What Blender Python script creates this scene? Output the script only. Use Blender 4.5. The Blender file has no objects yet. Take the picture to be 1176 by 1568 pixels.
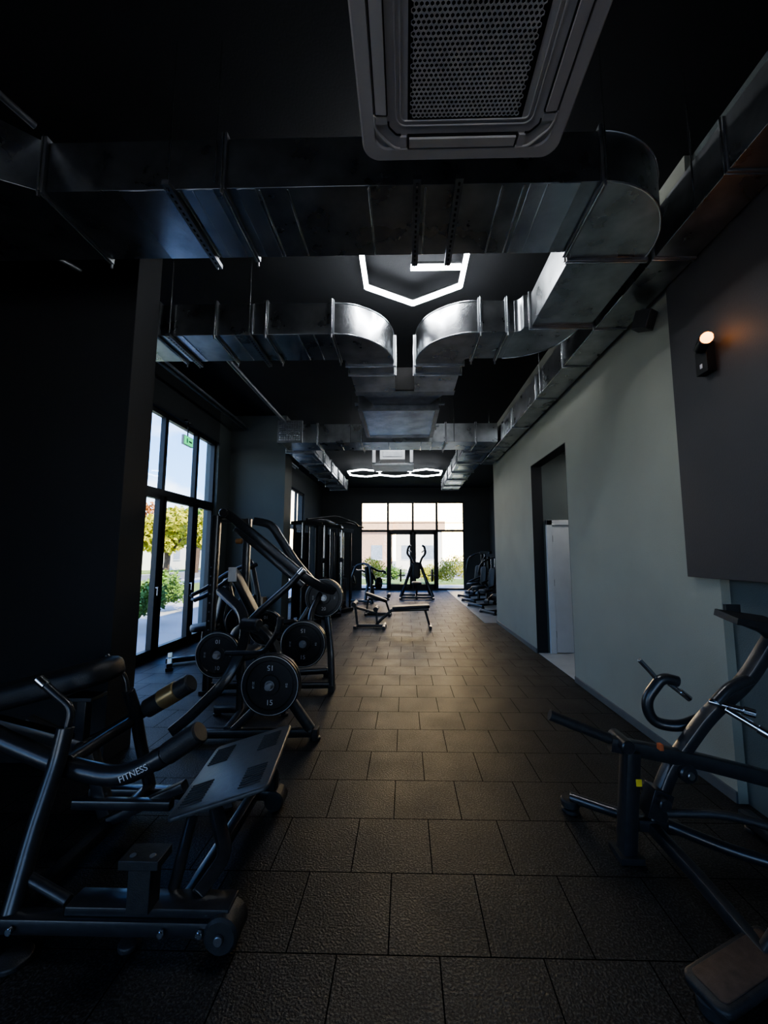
import bpy, bmesh, math, random
from mathutils import Vector, Matrix, Euler
random.seed(7)
S=bpy.context.scene
COL=bpy.context.collection
V=Vector
try: S.view_settings.look='AgX - Medium High Contrast'
except Exception: pass
# ---------------------------------------------------------------- materials
def newmat(name):
    m=bpy.data.materials.new(name); m.use_nodes=True
    nt=m.node_tree; b=nt.nodes['Principled BSDF']
    return m,nt,b
def noise_mat(name,col,rough=.5,metal=0.,var=.25,scale=8.,bump=0.,bscale=80.,spec=.5,coat=0.,rvar=.0):
    m,nt,b=newmat(name)
    tc=nt.nodes.new('ShaderNodeTexCoord')
    n=nt.nodes.new('ShaderNodeTexNoise'); n.inputs['Scale'].default_value=scale; n.inputs['Detail'].default_value=4
    nt.links.new(tc.outputs['Object'],n.inputs['Vector'])
    r=nt.nodes.new('ShaderNodeValToRGB')
    r.color_ramp.elements[0].position=.3; r.color_ramp.elements[1].position=.7
    r.color_ramp.elements[0].color=(*[c*(1-var) for c in col],1)
    r.color_ramp.elements[1].color=(*[min(1,c*(1+var)) for c in col],1)
    nt.links.new(n.outputs['Fac'],r.inputs['Fac']); nt.links.new(r.outputs['Color'],b.inputs['Base Color'])
    b.inputs['Roughness'].default_value=rough; b.inputs['Metallic'].default_value=metal
    b.inputs['Specular IOR Level'].default_value=spec; b.inputs['Coat Weight'].default_value=coat
    b.inputs['Coat Roughness'].default_value=.15
    if rvar:
        mr=nt.nodes.new('ShaderNodeMapRange'); mr.inputs['To Min'].default_value=rough-rvar; mr.inputs['To Max'].default_value=rough+rvar
        nt.links.new(n.outputs['Fac'],mr.inputs['Value']); nt.links.new(mr.outputs['Result'],b.inputs['Roughness'])
    if bump:
        n2=nt.nodes.new('ShaderNodeTexNoise'); n2.inputs['Scale'].default_value=bscale; n2.inputs['Detail'].default_value=3
        nt.links.new(tc.outputs['Object'],n2.inputs['Vector'])
        bp=nt.nodes.new('ShaderNodeBump'); bp.inputs['Strength'].default_value=bump; bp.inputs['Distance'].default_value=.01
        nt.links.new(n2.outputs['Fac'],bp.inputs['Height']); nt.links.new(bp.outputs['Normal'],b.inputs['Normal'])
    return m
def emis(name,col,st):
    m,nt,b=newmat(name)
    b.inputs['Base Color'].default_value=(*col,1); b.inputs['Emission Color'].default_value=(*col,1); b.inputs['Emission Strength'].default_value=st
    return m
M_frame=noise_mat('black_powder_coat',(.032,.033,.036),.32,.3,.2,30,.06,400,.6,.4)
M_pad=noise_mat('black_vinyl',(.020,.020,.021),.38,0,.2,12,.25,260)
M_rub=noise_mat('black_rubber',(.024,.024,.025),.48,0,.25,25,.2,200)
M_tread=noise_mat('tread_plate_rubber',(.055,.057,.060),.36,0,.2,25,.15,200)
M_iron=noise_mat('plate_rubber',(.014,.014,.015),.33,0,.25,25,.1,150)
M_chrome=noise_mat('chrome',(.8,.8,.82),.16,1,.05,10)
M_steel=noise_mat('dull_steel',(.4,.4,.41),.35,1,.1,10)
M_txt=noise_mat('plate_print',(.7,.7,.7),.5,0,.05,10)
M_yel=noise_mat('yellow_label',(.8,.6,.05),.5)
M_orange=noise_mat('orange_pin',(.6,.15,.05),.5)
M_galv=noise_mat('galvanised_steel',(.38,.40,.41),.29,.97,.30,4.5,.10,7,.5,0,.08)
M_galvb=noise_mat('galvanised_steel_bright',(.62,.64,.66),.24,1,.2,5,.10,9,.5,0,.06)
M_galvd=noise_mat('galvanised_flange',(.26,.27,.28),.4,.9,.2,8)
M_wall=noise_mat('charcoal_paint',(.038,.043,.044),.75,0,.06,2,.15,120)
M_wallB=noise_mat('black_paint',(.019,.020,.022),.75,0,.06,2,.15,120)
M_wallL=noise_mat('sage_grey_paint',(.335,.340,.285),.8,0,.05,1.5,.3,160)
M_wallG=noise_mat('grey_green_paint',(.11,.128,.124),.75,0,.06,1.5,.3,160)
M_wallD=noise_mat('dark_grey_panel',(.040,.039,.042),.6,0,.05,2,.1,120)
M_ceil=noise_mat('black_ceiling',(.008,.009,.011),.9,0,.2,3,.1,60)
M_alu=noise_mat('window_frame_black',(.016,.017,.018),.4,.3,.1,20)
M_base=noise_mat('baseboard_grey',(.12,.13,.135),.5,0,.1,10)
M_ac=noise_mat('ac_plastic',(.56,.52,.49),.45,0,.05,5,.05,200)
M_acd=noise_mat('ac_dark_gap',(.008,.008,.008),.8)
M_white=noise_mat('white_paint',(.70,.71,.72),.45,0,.04,5)
M_tile=noise_mat('pale_stone_floor',(.50,.50,.49),.35,0,.12,3)
M_led=emis('led_white',(.93,.96,1),65)
M_led2=emis('led_white_far',(.93,.96,1),26)
M_bulb=emis('warm_bulb',(1,.33,.05),9)
M_exit=emis('exit_green',(.05,.55,.2),2)
def floor_mat():
    m,nt,b=newmat('rubber_tiles')
    tc=nt.nodes.new('ShaderNodeTexCoord'); mp=nt.nodes.new('ShaderNodeMapping')
    mp.inputs['Location'].default_value=(.07,-.515,0)
    nt.links.new(tc.outputs['Object'],mp.inputs['Vector'])
    br=nt.nodes.new('ShaderNodeTexBrick'); br.offset=.5; br.squash=1
    br.inputs['Scale'].default_value=1; br.inputs['Brick Width'].default_value=.4; br.inputs['Row Height'].default_value=.4
    br.inputs['Mortar Size'].default_value=.0030; br.inputs['Mortar Smooth'].default_value=.2; br.inputs['Bias'].default_value=0
    br.inputs['Color1'].default_value=(.0105,.0105,.0108,1); br.inputs['Color2'].default_value=(.0150,.0150,.0152,1); br.inputs['Mortar'].default_value=(.0018,.0018,.0018,1)
    nt.links.new(mp.outputs[0],br.inputs['Vector'])
    n=nt.nodes.new('ShaderNodeTexNoise'); n.inputs['Scale'].default_value=110; n.inputs['Detail'].default_value=2
    nt.links.new(tc.outputs['Object'],n.inputs['Vector'])
    n3=nt.nodes.new('ShaderNodeTexNoise'); n3.inputs['Scale'].default_value=3; n3.inputs['Detail'].default_value=5
    nt.links.new(tc.outputs['Object'],n3.inputs['Vector'])
    r=nt.nodes.new('ShaderNodeMapRange'); r.inputs['From Min'].default_value=.47; r.inputs['From Max'].default_value=.70; r.inputs['To Min'].default_value=.4; r.inputs['To Max'].default_value=4.6
    nt.links.new(n.outputs['Fac'],r.inputs['Value'])
    mx=nt.nodes.new('ShaderNodeMix'); mx.data_type='RGBA'; mx.blend_type='MULTIPLY'; mx.inputs['Factor'].default_value=1
    nt.links.new(br.outputs['Color'],mx.inputs['A']); nt.links.new(r.outputs['Result'],mx.inputs['B'])
    nt.links.new(mx.outputs['Result'],b.inputs['Base Color'])
    r2=nt.nodes.new('ShaderNodeMapRange'); r2.inputs['To Min'].default_value=.36; r2.inputs['To Max'].default_value=.62
    nt.links.new(n3.outputs['Fac'],r2.inputs['Value'])
    ad=nt.nodes.new('ShaderNodeMath'); ad.operation='MAXIMUM'; nt.links.new(r2.outputs['Result'],ad.inputs[0]); nt.links.new(br.outputs['Fac'],ad.inputs[1])
    nt.links.new(ad.outputs[0],b.inputs['Roughness'])
    sp=nt.nodes.new('ShaderNodeMapRange'); sp.inputs['To Min'].default_value=.42; sp.inputs['To Max'].default_value=.12
    nt.links.new(br.outputs['Fac'],sp.inputs['Value']); nt.links.new(sp.outputs['Result'],b.inputs['Specular IOR Level'])
    m1=nt.nodes.new('ShaderNodeMath'); m1.operation='MULTIPLY_ADD'; m1.inputs[1].default_value=-2.0
    nt.links.new(br.outputs['Fac'],m1.inputs[0]); nt.links.new(n.outputs['Fac'],m1.inputs[2])
    bp=nt.nodes.new('ShaderNodeBump'); bp.inputs['Strength'].default_value=.8; bp.inputs['Distance'].default_value=.005
    nt.links.new(m1.outputs[0],bp.inputs['Height']); nt.links.new(bp.outputs['Normal'],b.inputs['Normal'])
    return m
M_floor=floor_mat()
def glass_mat():
    m,nt,b=newmat('window_glass'); nt.nodes.remove(b)
    t=nt.nodes.new('ShaderNodeBsdfTransparent'); t.inputs[0].default_value=(.93,.95,.95,1)
    g=nt.nodes.new('ShaderNodeBsdfGlossy'); g.inputs['Roughness'].default_value=.02
    mx=nt.nodes.new('ShaderNodeMixShader'); mx.inputs[0].default_value=.05
    o=nt.nodes['Material Output']
    nt.links.new(t.outputs[0],mx.inputs[1]); nt.links.new(g.outputs[0],mx.inputs[2]); nt.links.new(mx.outputs[0],o.inputs[0])
    return m
M_glass=glass_mat()
# ---------------------------------------------------------------- mesh builder
class MB:
    def __init__(s,M=None):
        s.v=[]; s.f=[]; s.m=[]; s.mats=[]; s.M=M or Matrix.Identity(4)
    def mi(s,mat):
        if mat not in s.mats: s.mats.append(mat)
        return s.mats.index(mat)
    def add(s,vs,fs,mat):
        o=len(s.v); s.v+= [s.M@V(p) for p in vs]; k=s.mi(mat)
        for f in fs: s.f.append([i+o for i in f]); s.m.append(k)
    def box(s,c,sz,mat,rot=None,taper=1.):
        x,y,z=[a/2 for a in sz]; vs=[]
        R=(Euler([math.radians(a) for a in rot]).to_matrix() if rot else Matrix.Identity(3))
        for k in (-1,1):
            t=taper if k==1 else 1
            for i,j in ((-1,-1),(1,-1),(1,1),(-1,1)): vs.append(V(c)+R@V((i*x*t,j*y*t,k*z)))
        s.add(vs,[(3,2,1,0),(4,5,6,7),(0,1,5,4),(1,2,6,5),(2,3,7,6),(3,0,4,7)],mat)
    def bb(s,a,b,mat):
        s.box([(a[i]+b[i])/2 for i in range(3)],[abs(a[i]-b[i]) for i in range(3)],mat)
    def sweep(s,pts,prof,mat,up=(0,0,1),caps=True,fillet=0,closed=False):
        P=[V(p) for p in pts]
        if fillet and len(P)>2:
            Q=[P[0]]
            for i in range(1,len(P)-1):
                a,b,c=P[i-1],P[i],P[i+1]
                d=min(fillet,(a-b).length*.48,(c-b).length*.48)
                p=b+(a-b).normalized()*d; q=b+(c-b).normalized()*d
                for k in range(7):
                    t=k/6; Q.append(p*(1-t)**2+b*2*t*(1-t)+q*t*t)
            Q.append(P[-1]); P=Q
        n=len(P); rings=[]; T0=None
        for i in range(n):
            if closed: T=(P[(i+1)%n]-P[i-1]).normalized()
            else: T=(P[min(i+1,n-1)]-P[max(i-1,0)]).normalized()
            if T0 is None:
                u=V(up)
                if abs(T.dot(u))>.95: u=V((0,1,0)) if abs(T.y)<.9 else V((1,0,0))
                N=(u-T*u.dot(T)).normalized()
            else:
                N=T0.rotation_difference(T)@N; N=(N-T*N.dot(T)).normalized()
            B=T.cross(N); T0=T
            rings.append([P[i]+B*a+N*b for a,b in prof])
        k=len(prof); vs=[p for r in rings for p in r]; fs=[]
        for i in range(n-1 if not closed else n):
            j=(i+1)%n
            for a in range(k):
                b=(a+1)%k; fs.append((i*k+a,i*k+b,j*k+b,j*k+a))
        if caps and not closed: fs+= [tuple(range(k))[::-1],tuple((n-1)*k+a for a in range(k))]
        s.add(vs,fs,mat)
    def tube(s,pts,r,mat,fillet=.06,seg=12,sx=1.,sy=1.,closed=False,up=(0,0,1)):
        s.sweep(pts,[(math.cos(2*math.pi*i/seg)*r*sx,math.sin(2*math.pi*i/seg)*r*sy) for i in range(seg)],mat,up,fillet=fillet,closed=closed)
    def beam(s,pts,w,h,mat,fillet=0,up=(0,0,1),r=None):
        r=r if r is not None else min(w,h)*.2
        pr=[]
        for cx,cy,a0 in ((w/2-r,h/2-r,0),(-w/2+r,h/2-r,90),(-w/2+r,-h/2+r,180),(w/2-r,-h/2+r,270)):
            for k in range(3):
                a=math.radians(a0+45*k); pr.append((cx+r*math.cos(a),cy+r*math.sin(a)))
        s.sweep(pts,pr,mat,up,fillet=fillet)
    def lathe(s,c,axis,prof,mat,seg=32):
        A=V(axis).normalized(); u=V((0,0,1)) if abs(A.z)<.9 else V((1,0,0))
        N=(u-A*u.dot(A)).normalized(); B=A.cross(N); vs=[];fs=[]; k=len(prof)
        for i in range(seg):
            t=2*math.pi*i/seg; d=N*math.cos(t)+B*math.sin(t)
            for r,h in prof: vs.append(V(c)+A*h+d*r)
        for i in range(seg):
            j=(i+1)%seg
            for a in range(k-1): fs.append((i*k+a,j*k+a,j*k+a+1,i*k+a+1))
        s.add(vs,fs,mat)
    def cyl(s,p,q,r,mat,seg=20,ch=.0):
        p,q=V(p),V(q); L=(q-p).length; c=ch or min(r*.15,L*.2)
        s.lathe(p,q-p,[(0,0),(r-c,0),(r,c),(r,L-c),(r-c,L),(0,L)],mat,seg)
    def ball(s,c,r,mat,sc=(1,1,1),seg=14):
        vs=[];fs=[]
        for i in range(seg//2+1):
            a=math.pi*i/(seg//2)
            for j in range(seg):
                b=2*math.pi*j/seg; vs.append(V(c)+V((r*sc[0]*math.sin(a)*math.cos(b),r*sc[1]*math.sin(a)*math.sin(b),r*sc[2]*math.cos(a))))
        for i in range(seg//2):
            for j in range(seg):
                k=(j+1)%seg; fs.append((i*seg+j,(i+1)*seg+j,(i+1)*seg+k,i*seg+k))
        s.add(vs,fs,mat)
    def pad(s,c,sz,mat,rot=(0,0,0),r=None,mg=.25):
        lx,ly,t=sz; r=r or min(lx,ly)*mg
        R=Euler([math.radians(a) for a in rot]).to_matrix()
        def ring(inset,z):
            out=[]; rr=max(r-inset,.004); hx=lx/2-inset; hy=ly/2-inset
            for cx,cy,a0 in ((hx-rr,hy-rr,0),(-hx+rr,hy-rr,90),(-hx+rr,-hy+rr,180),(hx-rr,-hy+rr,270)):
                for k in range(6):
                    a=math.radians(a0+18*k); out.append(V(c)+R@V((cx+rr*math.cos(a),cy+rr*math.sin(a),z)))
            return out
        e=min(t*.42,r*.8); lv=[(e*.5,-t/2),(e*.1,-t/2+e*.3),(0,-t/2+e*.6),(0,t/2-e),(e*.12,t/2-e*.55),(e*.45,t/2-e*.2),(e,t/2)]
        vs=[];fs=[]
        for a,z in lv: vs+=ring(a,z)
        k=24
        for i in range(len(lv)-1):
            for a in range(k): b=(a+1)%k; fs.append((i*k+a,i*k+b,(i+1)*k+b,(i+1)*k+a))
        fs+=[tuple(range(k))[::-1],tuple((len(lv)-1)*k+a for a in range(k))]
        s.add(vs,fs,mat)
    def obj(s,name,bevel=0,parent=None,ang=38):
        me=bpy.data.meshes.new(name); me.from_pydata([tuple(v) for v in s.v],[],s.f)
        for m in s.mats: me.materials.append(m)
        me.polygons.foreach_set('material_index',s.m)
        bm=bmesh.new(); bm.from_mesh(me); bmesh.ops.recalc_face_normals(bm,faces=bm.faces); bm.to_mesh(me); bm.free()
        me.polygons.foreach_set('use_smooth',[True]*len(me.polygons))
        try: me.set_sharp_from_angle(angle=math.radians(ang))
        except Exception: pass
        o=bpy.data.objects.new(name,me); COL.objects.link(o)
        if bevel:
            b=o.modifiers.new('bevel','BEVEL'); b.width=bevel; b.segments=2; b.limit_method='ANGLE'; b.angle_limit=math.radians(50)
        if parent: o.parent=parent
        return o
def text(body,loc,rot,size,mat,parent,name='label'):
    c=bpy.data.curves.new(name,'FONT'); c.body=body; c.size=size; c.extrude=.0008; c.align_x='CENTER'; c.align_y='CENTER'; c.materials.append(mat)
    o=bpy.data.objects.new(name,c); COL.objects.link(o); o.location=loc; o.rotation_euler=rot; o.parent=parent
    return o
# ---------------------------------------------------------------- camera
cd=bpy.data.cameras.new('camera'); cam=bpy.data.objects.new('camera',cd); COL.objects.link(cam); S.camera=cam
cam.location=(0,0,1.55); cam.rotation_euler=(math.pi/2+math.radians(6.08),0,math.radians(1.2))
cd.sensor_fit='VERTICAL'; cd.sensor_height=32; cd.lens=12.4; cd.shift_x=-20/1600; cd.clip_start=.05; cd.clip_end=400
# ---------------------------------------------------------------- room shell
CZ=4.5; XL=-3.7; XR=2.08; YB=17.5; YF=-5.0
def boxes(name,lst,bevel=0):
    b=MB()
    for a,c,m in lst: b.bb(a,c,m)
    return b.obj(name,bevel)
boxes('floor',[((-3.95,YF-.2,-.12),(3.95,17.7,0),M_floor)])
boxes('floor_stone',[((1.80,9.25,0),(3.7,17.5,.006),M_tile)])
boxes('floor_corridor',[((2.10,5.08,0),(4.2,6.5,.006),M_tile)])
boxes('ceiling',[((-3.95,YF-.2,CZ),(4.4,17.7,CZ+.15),M_ceil)])
w0=(-4.0,-.2,3.6); w1=(4.2,7.65,3.76); w2=(10.2,14.4,3.76)  # first opening is out of view, added to let in light
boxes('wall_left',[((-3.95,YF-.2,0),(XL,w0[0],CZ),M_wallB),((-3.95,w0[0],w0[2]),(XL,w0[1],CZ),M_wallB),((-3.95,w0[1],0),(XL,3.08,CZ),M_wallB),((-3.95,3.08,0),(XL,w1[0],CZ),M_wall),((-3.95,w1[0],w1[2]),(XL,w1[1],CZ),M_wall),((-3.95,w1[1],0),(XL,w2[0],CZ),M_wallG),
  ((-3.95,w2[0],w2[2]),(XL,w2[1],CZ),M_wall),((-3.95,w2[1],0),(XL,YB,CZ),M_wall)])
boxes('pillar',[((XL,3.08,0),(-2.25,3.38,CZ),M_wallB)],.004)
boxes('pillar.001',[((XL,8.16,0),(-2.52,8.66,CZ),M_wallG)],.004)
boxes('wall_back',[((-3.95,YB,0),(-1.96,YB+.2,CZ),M_wall),((2.60,YB,0),(3.95,YB+.2,CZ),M_wall),((-1.96,YB,3.88),(2.60,YB+.2,CZ),M_wall)])
boxes('wall_right',[((XR,2.70,0),(XR+.17,5.08,CZ),M_wallL),((XR,6.5,0),(XR+.17,9.25,CZ),M_wallL),((XR,5.08,3.0),(XR+.17,6.5,CZ),M_wallL)])
boxes('wall_right_near',[((XR+.06,YF-.2,0),(XR+.25,2.70,CZ),M_wallG)])
boxes('trim_panel_upper',[((XR-.05,-2.0,1.39),(XR,2.93,CZ-.3),M_wallD)],.003)
boxes('wall_recess',[((XR+.17,9.07,0),(3.9,9.25,CZ),M_wall),((3.7,9.25,0),(3.9,YB,CZ),M_wall)])
boxes('wall_front',[((-3.95,YF-.2,0),(-2.2,YF,CZ),M_wall),((1.8,YF-.2,0),(XR+.25,YF,CZ),M_wall),((-2.2,YF-.2,3.5),(1.8,YF,CZ),M_wall)])
boxes('wall_corridor_far',[((XR+.17,6.5,0),(4.2,6.62,CZ),M_wallG)]); boxes('wall_corridor_near',[((XR+.17,4.96,0),(4.2,5.08,CZ),M_wallG)])
boxes('wall_corridor_end',[((4.2,4.96,0),(4.32,6.62,CZ),M_wallG)]); boxes('ceiling_corridor',[((XR+.17,5.08,3.2),(4.2,6.5,3.3),M_wallG)])
boxes('trim_1',[((XR+.001,6.49,0),(XR+.17,6.501,3.0),M_wallB),((XR+.001,5.079,0),(XR+.17,5.09,3.0),M_wallB),((XR+.001,5.08,2.99),(XR+.17,6.5,3.001),M_wallB)])
boxes('baseboard_right',[((XR-.014,2.70,0),(XR,5.08,.07),M_base),((XR-.014,6.5,0),(XR,9.25,.07),M_base)],.003)
boxes('baseboard_left',[((XL,7.66,0),(XL+.014,8.16,.07),M_wall),((XL,8.66,0),(XL+.014,10.2,.07),M_wall)])
d=MB(); q=.003
d.bb((2.28,6.44,0.006),(2.37,6.50-q,2.1),M_white); d.bb((3.12,6.44,0.006),(3.21,6.5-q,2.1),M_white); d.bb((2.28,6.44,2.02),(3.21,6.5-q,2.1),M_white)
d.bb((2.37,6.462,.015),(3.12,6.5-q,2.02),M_white); d.cyl((3.04,6.40,1.02),(3.04,6.462,1.02),.012,M_steel); d.cyl((3.05,6.41,1.02),(2.92,6.41,1.02),.010,M_steel)
for z in (.3,1.1,1.8): d.cyl((2.372,6.455,z-.05),(2.372,6.455,z+.05),.009,M_steel)
d.obj('door_1',.004)
def window_x(name,x,ys,z1,tr):
    b=MB(); f=.07
    b.bb((x-.04,ys[0],z1-f),(x+.04,ys[-1],z1),M_alu); b.bb((x-.04,ys[0],0),(x+.04,ys[-1],f),M_alu); b.bb((x-.045,ys[0],tr-.05),(x+.045,ys[-1],tr+.05),M_alu)
    for i,y in enumerate(ys):
        t=.055 if i in(0,len(ys)-1) else .04
        b.bb((x-.04,y-t,0),(x+.04,y+t,z1),M_alu)
    for i in range(len(ys)-1):
        a,c=ys[i]+.04,ys[i+1]-.04
        for z0,zz in ((f,tr-.05),):
            b.bb((x-.03,a,z0),(x+.055,a+.05,zz),M_alu); b.bb((x-.03,c-.05,z0),(x+.055,c,zz),M_alu)
            b.bb((x-.03,a,z0),(x+.055,c,z0+.08),M_alu); b.bb((x-.03,a,zz-.06),(x+.055,c,zz),M_alu)
        b.cyl((x+.055,c-.03,1.05),(x+.09,c-.03,1.05),.012,M_steel); b.box((x+.09,c-.03,1.0),(.014,.02,.13),M_steel)
    b.bb((x-.004,ys[0],.05),(x+.004,ys[-1],z1-.05),M_glass)
    return b.obj(name,.003)
window_x('window_1',XL-.1,[4.2,5.15,6.03,6.98,7.65],3.76,2.5)
window_x('window_2',XL-.1,[10.2,11.05,11.9,12.75,13.6,14.4],3.76,2.5)
window_x('fill_window_left',XL-.1,[-4.0,-2.7,-1.45,-.2],3.6,2.4)  # unseen window, added for fill light and cool reflections
b=MB(); xs=[-2.2,-.85,.5,1.8]; y=YF-.1
for x in xs: b.bb((x-.05,y-.045,0),(x+.05,y+.045,3.5),M_alu)
for z in (0.04,2.4,3.46): b.bb((xs[0],y-.04,z-.04),(xs[-1],y+.04,z+.04),M_alu)
b.bb((xs[0],y-.004,.05),(xs[-1],y+.004,3.46),M_glass); b.obj('fill_window_rear',.004)  # unseen glazing behind the camera, added and sized for fill light
b=MB(); xs=[-1.96,-.76,.34,1.40,2.60]; y=YB+.1
b.bb((xs[0],y-.04,3.81),(xs[-1],y+.04,3.88),M_alu); b.bb((xs[0],y-.04,0),(xs[-1],y+.04,.08),M_alu); b.bb((xs[0],y-.045,2.53),(xs[-1],y+.045,2.63),M_alu)
for i,x in enumerate(xs): b.bb((x-.05,y-.045,0),(x+.05,y+.045,3.88),M_alu)
for i in (1,2):
    a,c=xs[i]+.05,xs[i+1]-.05
    b.bb((a,y-.06,.08),(a+.09,y+.03,2.53),M_alu); b.bb((c-.09,y-.06,.08),(c,y+.03,2.53),M_alu); b.bb((a,y-.06,.08),(c,y+.03,.25),M_alu); b.bb((a,y-.06,2.42),(c,y+.03,2.53),M_alu)
for i in (0,1,2,3):
    a,c=xs[i]+.05,xs[i+1]-.05
    b.bb((a,y-.03,2.92),(c,y+.03,2.95),M_alu)
b.cyl((.22,y-.1,.95),(.22,y-.1,1.35),.012,M_steel); b.cyl((.46,y-.1,.95),(.46,y-.1,1.35),.012,M_steel)
b.bb((xs[0],y-.004,.05),(xs[-1],y+.004,3.84),M_glass)
b.obj('window_3',.004)
b=MB(); b.bb((XL+.02,6.30,3.36),(XL+.06,6.58,3.52),M_white); b.bb((XL+.06,6.31,3.37),(XL+.064,6.57,3.51),M_exit)
b.cyl((XL+.04,6.44,3.52),(XL+.04,6.44,3.78),.01,M_alu); b.bb((XL+.0,6.38,3.77),(XL+.06,6.50,3.80),M_alu)
b.bb((XL+.064,6.38,3.40),(XL+.066,6.41,3.48),M_white); b.bb((XL+.064,6.44,3.42),(XL+.066,6.54,3.45),M_white)
b.obj('exit_sign',.002)
# ---------------------------------------------------------------- ducts
DZ=3.6; DH=.31
def flange_x(b,x,y0,y1,z0=DZ,h=DH,e=.022,t=.035):
    b.bb((x-t/2,y0-e,z0-e),(x+t/2,y1+e,z0+h+e),M_galvd)
    b.bb((x-.004,y0-e-.006,z0-e-.006),(x+.004,y1+e+.006,z0+h+e+.006),M_galvb)
    for yy in (y0-e,y1+e): b.cyl((x,yy,z0-e-.03),(x,yy,z0-e+.01),.008,M_steel,8)
def flange_y(b,y,x0,x1,z0=DZ,h=DH,e=.022,t=.035):
    b.bb((x0-e,y-t/2,z0-e),(x1+e,y+t/2,z0+h+e),M_galvd)
    b.bb((x0-e-.006,y-.004,z0-e-.006),(x1+e+.006,y+.004,z0+h+e+.006),M_galvb)
def elbow(b,cx,cy,ri,ro,a0,a1,z0,h,mat,n=18,matb=None):
    vs=[];fs=[]
    for i in range(n+1):
        a=math.radians(a0+(a1-a0)*i/n); c,s_=math.cos(a),math.sin(a)
        vs+=[(cx+ri*c,cy+ri*s_,z0),(cx+ro*c,cy+ro*s_,z0),(cx+ro*c,cy+ro*s_,z0+h),(cx+ri*c,cy+ri*s_,z0+h)]
    bot=[];side=[]
    for i in range(n):
        o=i*4;p=o+4
        bot.append((o,o+1,p+1,p)); side+= [(o+1,o+2,p+2,p+1),(o+2,o+3,p+3,p+2),(o+3,o,p,p+3)]
    side+=[(0,1,2,3),(n*4,n*4+3,n*4+2,n*4+1)]
    b.add(vs,bot,mat); b.add(vs,side,matb or mat)
    for z in (z0,z0+h):
        b.tube([(cx+ro*math.cos(math.radians(a0+(a1-a0)*i/n)),cy+ro*math.sin(math.radians(a0+(a1-a0)*i/n)),z) for i in range(n+1)],.008,M_galvb,0,6)
def seamx(b,x,y0,y1,z=DZ):  b.bb((x-.006,y0+.01,z-.006),(x+.006,y1-.01,z),M_galvb)
def strut(b,x,y0,y1,z,rods=True):
    b.bb((x-.021,y0,z-.03),(x+.021,y1,z),M_galvd)
    k=int((y1-y0)/.04)
    for i in range(k): b.bb((x-.006,y0+.02+i*.04,z-.0315),(x+.006,y0+.04+i*.04,z-.03),M_acd)
    if rods:
        for yy in (y0+.025,y1-.025): b.cyl((x,yy,z-.05),(x,yy,CZ),.005,M_galvb,8)
b=MB(); y0,y1=2.01,2.53
b.bb((-2.04,y0,DZ),(1.10,y1,DZ+DH),M_galv)
elbow(b,1.10,2.53+.05,.05,.57,-90,0,DZ,DH,M_galv)
b.bb((1.15,2.58,DZ),(1.67,3.42,DZ+DH),M_galv)
z0,z1,zz0,zz1=(DZ,DZ+DH,DZ,DZ+.5)
b.add([(-2.06,y0,z0),(-2.06,y1,z0),(-2.06,y1,z1),(-2.06,y0,z1),(-2.8,y0-.35,z0),(-2.8,y1,z0),(-2.8,y1,zz1),(-2.8,y0-.35,zz1)],[(0,1,2,3),(4,7,6,5),(0,4,5,1),(3,2,6,7),(0,3,7,4),(1,5,6,2)],M_galv)
b.bb((-3.7,y0-.35,DZ),(-2.8,y1,DZ+.5),M_galv)
for x in (-2.06,-1.02,1.10): flange_x(b,x,y0,y1)
for x in (-.82,-.66,.55,.67): seamx(b,x,y0,y1)
for x in (-1.28,-1.2,-.2,0.12,.3,.8): seamx(b,x,y0,y1)
flange_y(b,2.60,1.15,1.67); flange_y(b,3.42,1.15,1.67)
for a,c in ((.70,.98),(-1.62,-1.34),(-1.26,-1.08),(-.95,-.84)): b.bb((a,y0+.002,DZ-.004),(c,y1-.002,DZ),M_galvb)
b.obj('ventilation_duct',.003)
b=MB(); strut(b,-1.31,y0-.07,y1+.06,DZ-.01); strut(b,.07,y0-.07,y1+.06,DZ-.01); strut(b,.30,y0-.07,y1+.06,DZ-.01,False); b.cyl((-1.05,y0-.04,3.6),(-1.05,y0-.04,CZ),.005,M_galvb,8)
b.cyl((1.10,y0-.04,3.56),(1.10,y0-.04,CZ),.005,M_galvb,8)
b.obj('duct_hanger',0)
b=MB(); y0,y1=3.50,4.0
b.bb((-3.7,y0,DZ),(-.68,y1,DZ+DH),M_galv)
elbow(b,-.68,4.06,.06,.56,-90,0,DZ,DH,M_galv,18,M_galvb)
b.bb((-.62,4.06,DZ),(-.12,4.85,DZ+DH),M_galv)
for x in (-2.33,-1.78,-1.30,-.68): flange_x(b,x,y0,y1)
flange_y(b,4.12,-.62,-.12); flange_y(b,4.34,-.62,-.12)
for x in (-2.1,-1.6,-1.0,-.85): seamx(b,x,y0,y1)
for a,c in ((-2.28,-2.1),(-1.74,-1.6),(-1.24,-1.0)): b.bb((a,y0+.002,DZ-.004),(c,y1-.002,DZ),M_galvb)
b.obj('ventilation_duct',.003)
b=MB()
strut(b,-2.2,y0-.06,y1+.06,DZ-.01); strut(b,-1.45,y0-.06,y1+.06,DZ-.01); b.obj('duct_hanger',0)
b=MB()
elbow(b,.68,4.06,.06,.56,180,270,DZ,DH,M_galv,18,M_galvb)
b.bb((.68,3.50,DZ),(1.02,4.0,DZ+DH),M_galv)
b.bb((.12,4.06,DZ),(.62,4.85,DZ+DH),M_galv)
elbow(b,1.02,3.44,.06,.56,0,90,DZ,DH,M_galv,18)
b.bb((1.08,3.42,DZ),(1.58,3.44,DZ+DH),M_galv)
for x in (.70,.95): flange_x(b,x,3.5,4.0)
flange_y(b,4.12,.12,.62); flange_y(b,4.34,.12,.62)
b.obj('ventilation_duct',.003)
b=MB()
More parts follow.
